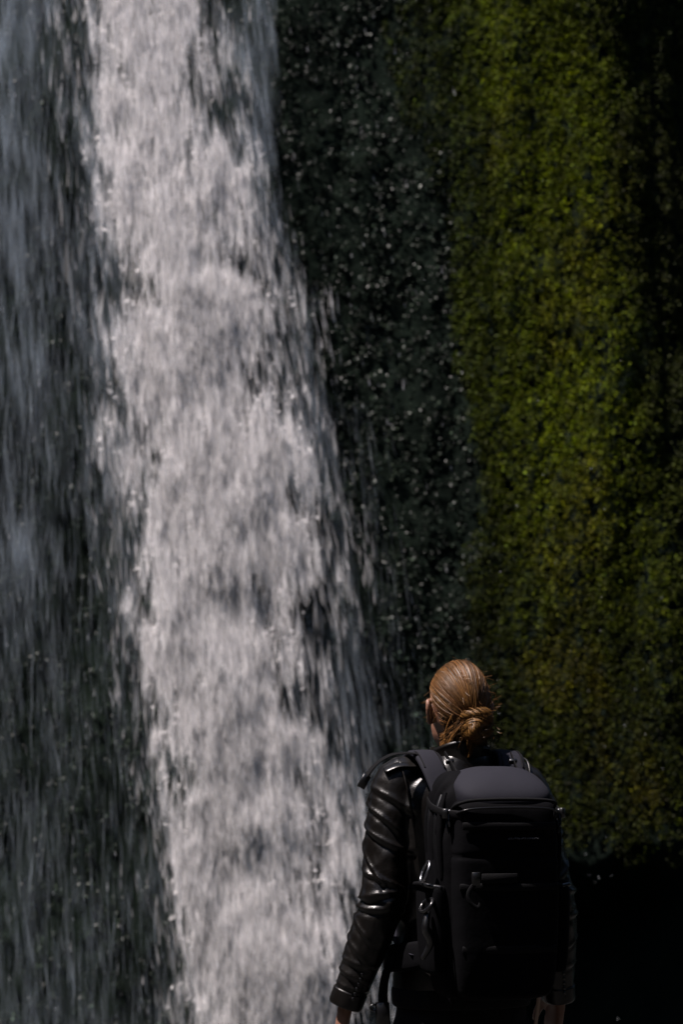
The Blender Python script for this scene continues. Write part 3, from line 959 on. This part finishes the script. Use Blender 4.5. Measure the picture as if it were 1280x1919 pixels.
    me = mesh_np('hair', v, np.concatenate(Q), np.concatenate(T)); vcol(me, np.concatenate(C))
    hair = obj('hair', me, M['hair'], person)
    # knotted bun: twisted tresses, each a bundle of strands
    V, Q, C, bn = [], [], [], 0
    K = c + np.array([.004, -.104, -.046])
    tresses = [
        # the rolled tress lying across the top of the knot
        ([(-.034, .012, .016), (-.020, -.008, .020), (.004, -.018, .022), (.026, -.014, .022), (.046, .004, .018)], [.007, .012, .013, .012, .007], 3),
        ([(-.010, -.006, .010), (.010, -.020, .012), (.034, -.016, .010), (.048, .000, .004)], [.006, .010, .010, .006], -3),
        # coil wound round the middle
        ([(.030, -.006, -.004), (.006, -.022, -.002), (-.020, -.020, -.010), (-.030, -.004, -.026), (-.016, -.016, -.040), (.010, -.018, -.036), (.026, -.004, -.022)], [.008, .012, .013, .012, .012, .011, .007], 4),
        ([(.010, -.014, -.010), (-.012, -.028, -.016), (-.022, -.026, -.034), (-.008, -.022, -.050), (.012, -.012, -.052)], [.008, .012, .013, .011, .006], -4),
        ([(.040, .002, -.006), (.032, -.012, -.022), (.016, -.016, -.036), (.000, -.010, -.054), (-.012, .002, -.070)], [.008, .011, .010, .008, .004], 3),
        # wisp coming loose below
        ([(-.018, -.016, -.040), (-.022, -.012, -.060), (-.016, -.004, -.082), (-.020, .004, -.100)], [.008, .007, .005, .002], 2),
    ]
    for pts, rad, tw in tresses:
        P0 = crom(np.array(pts) * .9, 7) + K; rr = crom(np.array(rad)[:, None], 7)[:, 0] * .95
        T0 = np.gradient(P0, axis=0); T0 /= np.linalg.norm(T0, axis=1)[:, None]
        u = np.cross(T0, (0.2, -1, 0.1)); u /= np.linalg.norm(u, axis=1)[:, None]; w_ = np.cross(T0, u)
        m = len(P0); s = np.linspace(0, 1, m)
        for i in range(230):
            ph = r.uniform(0, 2 * np.pi); q = math.sqrt(r.uniform(.15, 1.45))
            a = ph + tw * s * r.uniform(1.4, 3) + .9 * np.sin(s * 6 + r.uniform(0, 6)) * r.uniform(0, 1)
            off = (rr * (1 + .35 * np.sin(s * r.uniform(3, 9) + r.uniform(0, 6))))[:, None] * q * (np.cos(a)[:, None] * u + np.sin(a)[:, None] * w_)
            P = P0 + off
            tan = np.gradient(P, axis=0); side = np.cross(tan, off + 1e-6); side /= np.linalg.norm(side, axis=1)[:, None] + 1e-9
            wd = r.uniform(.0003, .0008)
            V.append(np.concatenate([P + side * wd, P - side * wd]))
            j = np.arange(m - 1); Q.append(bn + np.stack([j, j + 1, j + 1 + m, j + m], 1))
            C.append(np.tile(np.array([.085, .040, .009]) * math.exp(r.normal() * .4), (2 * m, 1))); bn += 2 * m
    # a few ends poking out of the knot
    for i in range(70):
        P = [K + np.array([r.uniform(-.03, .045), -.018, r.uniform(-.05, .028)])]
        d = r.normal(size=3); d[1] = -abs(d[1]) * .5; d /= np.linalg.norm(d)
        for k in range(5):
            d = d + r.normal(size=3) * .25; d /= np.linalg.norm(d); P.append(P[-1] + d * r.uniform(.003, .008))
        P = np.array(P); m = len(P)
        side = np.cross(np.gradient(P, axis=0), (0, -1, .2)); side /= np.linalg.norm(side, axis=1)[:, None] + 1e-9
        V.append(np.concatenate([P + side * .0005, P - side * .0005]))
        j = np.arange(m - 1); Q.append(bn + np.stack([j, j + 1, j + 1 + m, j + m], 1)); C.append(np.tile(base * .9, (2 * m, 1))); bn += 2 * m
    me = mesh_np('hair_bun', rotz(np.concatenate(V), HYAW, HEAD_C), np.concatenate(Q)); vcol(me, np.concatenate(C))
    obj('hair_bun', me, M['hair'], hair)


make_hair()

# ------------------------------------------------------------------ the backpack
pack = empty('backpack', PERSON, YAW)
tag(pack, 'large black camera backpack with padded top lid worn on the back', 'backpack')
PC = 0.015


def make_pack():
    def rbox(rows, k=56, p=4.0, sub=4):
        return stack(rows, k, sub, p)
    # main compartment against the back
    rows = [(.890, .105, .055, PC, -.205), (.902, .135, .082, PC, -.208), (.945, .150, .095, PC, -.212), (1.10, .160, .098, PC, -.215), (1.25, .160, .096, PC, -.212), (1.36, .153, .088, PC, -.200), (1.415, .136, .074, PC, -.188), (1.445, .112, .052, PC, -.176), (1.452, .08, .03, PC, -.170)]
    me = remesh(MB().rings(rbox(rows)).mesh('main_compartment'), .007, 2)
    v, n = co_no(me)
    side = sstep(.10, .15, np.abs(v[:, 0] - PC))
    d = .006 * (fbm(v[:, 0] * 12, v[:, 1] * 12, v[:, 2] * 8, 401, 3) - .5) + side * .012 * (np.abs(np.sin(v[:, 1] * 75 + 4 * fbm(0, v[:, 1] * 5, v[:, 2] * 7, 402, 3))) - .6) * sstep(1.15, 1.3, v[:, 2])
    set_co(me, v + n * d[:, None])
    mainc = obj('main_compartment', me, M['nylon'], pack)
    # domed lid sloping from the shoulders to the front rim
    L = MB()
    k = 40; R = []
    a = np.arange(k) / k * 2 * np.pi
    for t in np.linspace(0, 1, 16):
        h = math.cos(t * math.pi / 2)               # dome: rings shrink towards the crown
        g = math.sin(t * math.pi / 2)
        c, s = np.cos(a), np.sin(a)
        x = PC + .008 + .121 * h * np.sign(c) * np.abs(c) ** (2 / 3.2)
        y = -.250 + .088 * h * np.sign(s) * np.abs(s) ** (2 / 3.2)
        z = 1.377 + (y + .34) * .34 + .046 * g - .03 * (1 - g) * 0
        R.append(np.stack([x, y, z], 1))
    R = [R[0] + (0, 0, -.05)] + R
    lid = L.rings(R).build('lid', M['mesh_nylon'], pack)
    # front pocket slab with its rounded top edge
    rows = [(.905, .095, .030, PC, -.300), (.918, .118, .044, PC, -.300), (1.02, .130, .050, PC, -.306), (1.22, .134, .050, PC, -.304), (1.34, .130, .046, PC, -.300), (1.368, .126, .040, PC, -.298), (1.379, .116, .030, PC, -.296)]
    me = remesh(MB().rings(rbox(rows, 56, 4.5)).mesh('front_pocket'), .006, 1)
    v, n = co_no(me)
    d = .005 * (fbm(v[:, 0] * 9, v[:, 1] * 9, v[:, 2] * 9, 411, 3) - .5) - .004 * np.exp(-((v[:, 2] - 1.245) / .006) ** 2)
    set_co(me, v + n * d[:, None])
    front = obj('front_pocket', me, M['nylon'], pack)
    # piping along the rim and the zip below it
    rim = [(PC - .132, -.262, 1.335), (PC - .131, -.300, 1.360), (PC - .122, -.338, 1.374), (PC - .085, -.349, 1.381), (PC, -.351, 1.383), (PC + .085, -.349, 1.381), (PC + .122, -.338, 1.374), (PC + .131, -.300, 1.360), (PC + .132, -.262, 1.335)]
    MB().tube(rim, .0046, k=8, sub=6).build('piping', M['web'], front)
    zr = [(x, y - .004 * (y < -.33), z - .020) for x, y, z in rim]
    MB().tube(zr, .0038, k=6, sub=5, ratio=.6).build('zip', M['plastic'], front)
    # horizontal stitched webbing bands on the front
    for z, hw in ((1.318, .118), (1.17, .126), (1.02, .120)):
        MB().tube([(PC - hw, -.346, z), (PC - hw * .5, -.3555, z + .001), (PC, -.357, z), (PC + hw * .5, -.3555, z), (PC + hw, -.346, z)], .0095, k=10, up=(0, -1, 0), ratio=.25, sub=4).build('webbing_band', M['web'], front)
    # small embroidered mark
    e = MB()
    rr = random.Random(4)
    x = PC - .006
    while x < PC + .074:
        w = rr.uniform(.0018, .0042)
        e.box((x, -.3565, 1.288 + rr.uniform(-.001, .001)), (w * .5, .0012, rr.uniform(.0012, .0026)))
        x += w + rr.uniform(.001, .0028)
    e.build('embroidery', M['stitch'], front)
    # buckle strap hanging on the front
    MB().box((PC - .092, -.362, 1.192), (.010, .005, .016)).build('buckle', M['plastic'], front)
    MB().tube([(PC - .095, -.362, 1.18), (PC - .112, -.366, 1.158), (PC - .108, -.368, 1.135), (PC - .088, -.366, 1.122), (PC - .078, -.364, 1.138)], .006, k=8, up=(0, -1, 0), ratio=.3, sub=5).build('strap_loop', M['web'], front)
    MB().box((PC - .030, -.3585, 1.192), (.045, .004, .012)).build('grab_patch', M['web'], front)
    # side pocket with pleats on either side
    for s in (-1, 1):
        x0 = PC + s * .156
        rows = [(.955, .012, .055, x0, -.215), (.965, .020, .072, x0, -.215), (1.02, .026, .078, x0, -.215), (1.12, .027, .080, x0 + s * .003, -.215), (1.165, .024, .078, x0 + s * .004, -.215), (1.172, .016, .070, x0 + s * .002, -.215)]
        sp = MB().rings(stack(rows, 32, 3, 3)).build('side_pocket', M['nylon'], pack)
        MB().tube([(x0 + s * .004, -.288, 1.168), (x0 + s * .028, -.270, 1.172), (x0 + s * .031, -.215, 1.174), (x0 + s * .027, -.150, 1.170)], .006, k=8, sub=5).build('pocket_hem', M['plastic'], sp)
        # pleats above the pocket
        for i in range(5):
            y = -.275 + i * .026
            MB().tube([(x0 - s * .006, y, 1.19), (x0 - s * .002, y + .004, 1.27), (x0 - s * .006, y + .012, 1.345), (x0 - s * .022, y + .022, 1.395)], [.006, .009, .009, .005], k=8, sub=4).build('side_pleat', M['plastic'] if i % 2 else M['nylon'], pack)
        # compression strap with its buckle
        cs = MB().tube([(PC + s * .120, -.338, 1.345), (PC + s * .150, -.290, 1.350), (PC + s * .160, -.220, 1.362), (PC + s * .150, -.150, 1.378)], .010, k=8, up=(s, 0, 0), ratio=.22, sub=5).build('compression_strap', M['web'], pack)
        MB().box((PC + s * .148, -.300, 1.348), (.007, .014, .012), Matrix.Rotation(s * .5, 3, 'Z')).build('buckle', M['plastic'], cs)
        # zip pulls: ring and cord tab
        for q, z in ((-.305, 1.352), (-.292, 1.335)):
            p = np.array([PC + s * .139, q, z])
            ring = [p + np.array([s * .003, .006 * math.cos(t), .006 * math.sin(t)]) for t in np.linspace(0, 2 * math.pi, 13)]
            zp = MB().tube(ring, .0014, k=6, sub=1).build('zip_pull', M['metal'], pack)
            MB().tube([p + (s * .004, -.002, -.006), p + (s * .006, -.006, -.020), p + (s * .004, -.010, -.034)], [.0022, .0034, .0030], k=8, sub=4).build('cord_tab', M['plastic'], zp)
    # padded shoulder straps over the shoulders
    for s in (-1, 1):
        x = s * .105
        pts = [(x * .95 + PC * .5, -.150, 1.395), (x, -.115, 1.452), (x * 1.06, -.070, 1.487), (x * 1.10, -.010, 1.492), (x * 1.10, .060, 1.458), (x * 1.08, .110, 1.38), (x * 1.15, .128, 1.25), (x * 1.4, .105, 1.10), (x * 1.6, .02, 1.02), (x * 1.5, -.12, .99)]
        st = MB().tube(pts, [.032, .034, .036, .036, .034, .032, .030, .018, .014, .014], k=16, up=(0, -.6, .8), ratio=[.22, .24, .26, .26, .26, .26, .25, .2, .15, .15], sub=5, power=3.0).build('shoulder_strap', M['mesh_nylon'], pack)
        for o in (-.026, .026):
            MB().tube([(q[0] + o, q[1] - .004, q[2] + .0075) for q in pts[1:4]], .0024, k=6, sub=5).build('strap_piping', M['web'], st)
        # load lifter: narrow tapering web from the pack up to the strap
        ll = MB().tube([(x * .78 + PC, -.205, 1.425), (x * .80 + PC * .7, -.165, 1.462), (x * .84 + PC * .5, -.125, 1.497)], [.011, .009, .005], k=8, up=(s, 0, .2), ratio=.25, sub=4).build('load_lifter', M['web'], pack)
        MB().box((x * .80 + PC * .6, -.150, 1.474), (.010, .006, .005), Matrix.Rotation(-.8, 3, 'X')).build('buckle', M['plastic'], ll)
    # carrying handle
    MB().tube([(PC - .045, -.165, 1.445), (PC - .035, -.146, 1.450), (PC, -.140, 1.455), (PC + .035, -.146, 1.450), (PC + .045, -.165, 1.445)], .011, k=8, up=(0, -1, .3), ratio=.35, sub=5).build('carry_handle', M['web'], pack)
    # free end of the sternum webbing flying off the left shoulder
    fe = MB().tube([(-.120, -.070, 1.490), (-.165, -.080, 1.495), (-.212, -.088, 1.490), (-.252, -.094, 1.468), (-.280, -.098, 1.436)], [.009, .009, .009, .008, .010], k=8, up=(0, -.3, 1), ratio=[.22, .22, .25, .3, .5], sub=6).build('loose_strap_end', M['web'], pack)
    MB().box((-.286, -.099, 1.424), (.010, .005, .018), Matrix.Rotation(.5, 3, 'Y')).build('strap_stop', M['plastic'], fe)
    # snap ring clipped to the left side, with a loop of cord under it
    cx = PC - .190
    def ring(cy, cz, ry, rz, rad, name, m, parent=None, tilt=0.0, n=25, gap=0.0):
        pts = [(cx + tilt * math.sin(t), cy + ry * math.cos(t), cz + rz * math.sin(t)) for t in np.linspace(gap, 2 * math.pi - gap, n)]
        return MB().tube(pts, rad, k=8, sub=1).build(name, m, parent or pack)
    ring(-.262, 1.205, .020, .025, .0042, 'snap_ring', M['metal'], tilt=.010)
    cl = ring(-.272, 1.125, .034, .016, .0050, 'cord_loop', M['plastic'], tilt=.012)
    MB().tube([(cx, -.285, 1.11), (cx - .01, -.295, 1.07), (cx + .004, -.290, 1.035), (cx - .012, -.283, 1.00)], [.007, .010, .009, .006], k=10, sub=5).build('cord_tail', M['plastic'], cl)
    # hip belt with ends hanging down on the left
    a = np.linspace(-.25, math.pi * 2 - .25 - math.pi * .9, 24)
    hb = [(-.125, -.150, 1.0), (-.172, -.09, .985), (-.190, .0, .975), (-.170, .09, .965), (-.10, .14, .96), (0, .15, .96), (.10, .14, .96), (.170, .09, .965), (.196, .0, .975), (.19, -.08, .985), (.165, -.150, 1.0)]
    MB().tube(hb, [.034, .036, .034, .026, .020, .018, .020, .026, .034, .036, .034], k=14, up=(-1, 0, 0), ratio=.28, sub=5, power=3).build('hip_belt', M['nylon'], pack)
    hs = MB().tube([(-.190, -.050, .985), (-.214, -.052, .945), (-.222, -.05, .90), (-.222, -.05, .862)], [.010, .011, .012, .013], k=8, up=(0, -1, 0), ratio=.3, sub=5).build('hanging_strap', M['web'], pack)
    MB().box((-.224, -.052, .838), (.018, .008, .034), Matrix.Rotation(-.06, 3, 'Y'), .5).build('buckle', M['plastic'], hs)
    MB().tube([(-.236, -.054, .858), (-.250, -.056, .850), (-.258, -.056, .858), (-.250, -.056, .866), (-.236, -.054, .858)], .0028, k=6, sub=4).build('buckle_ring', M['plastic'], hs)
    MB().tube([(.208, -.03, .955), (.202, -.032, .90), (.196, -.035, .85), (.186, -.035, .78), (.182, -.035, .74)], .0055, k=8, up=(0, -1, 0), ratio=.5, sub=5).build('hanging_cord', M['tan_web'], pack)


make_pack()
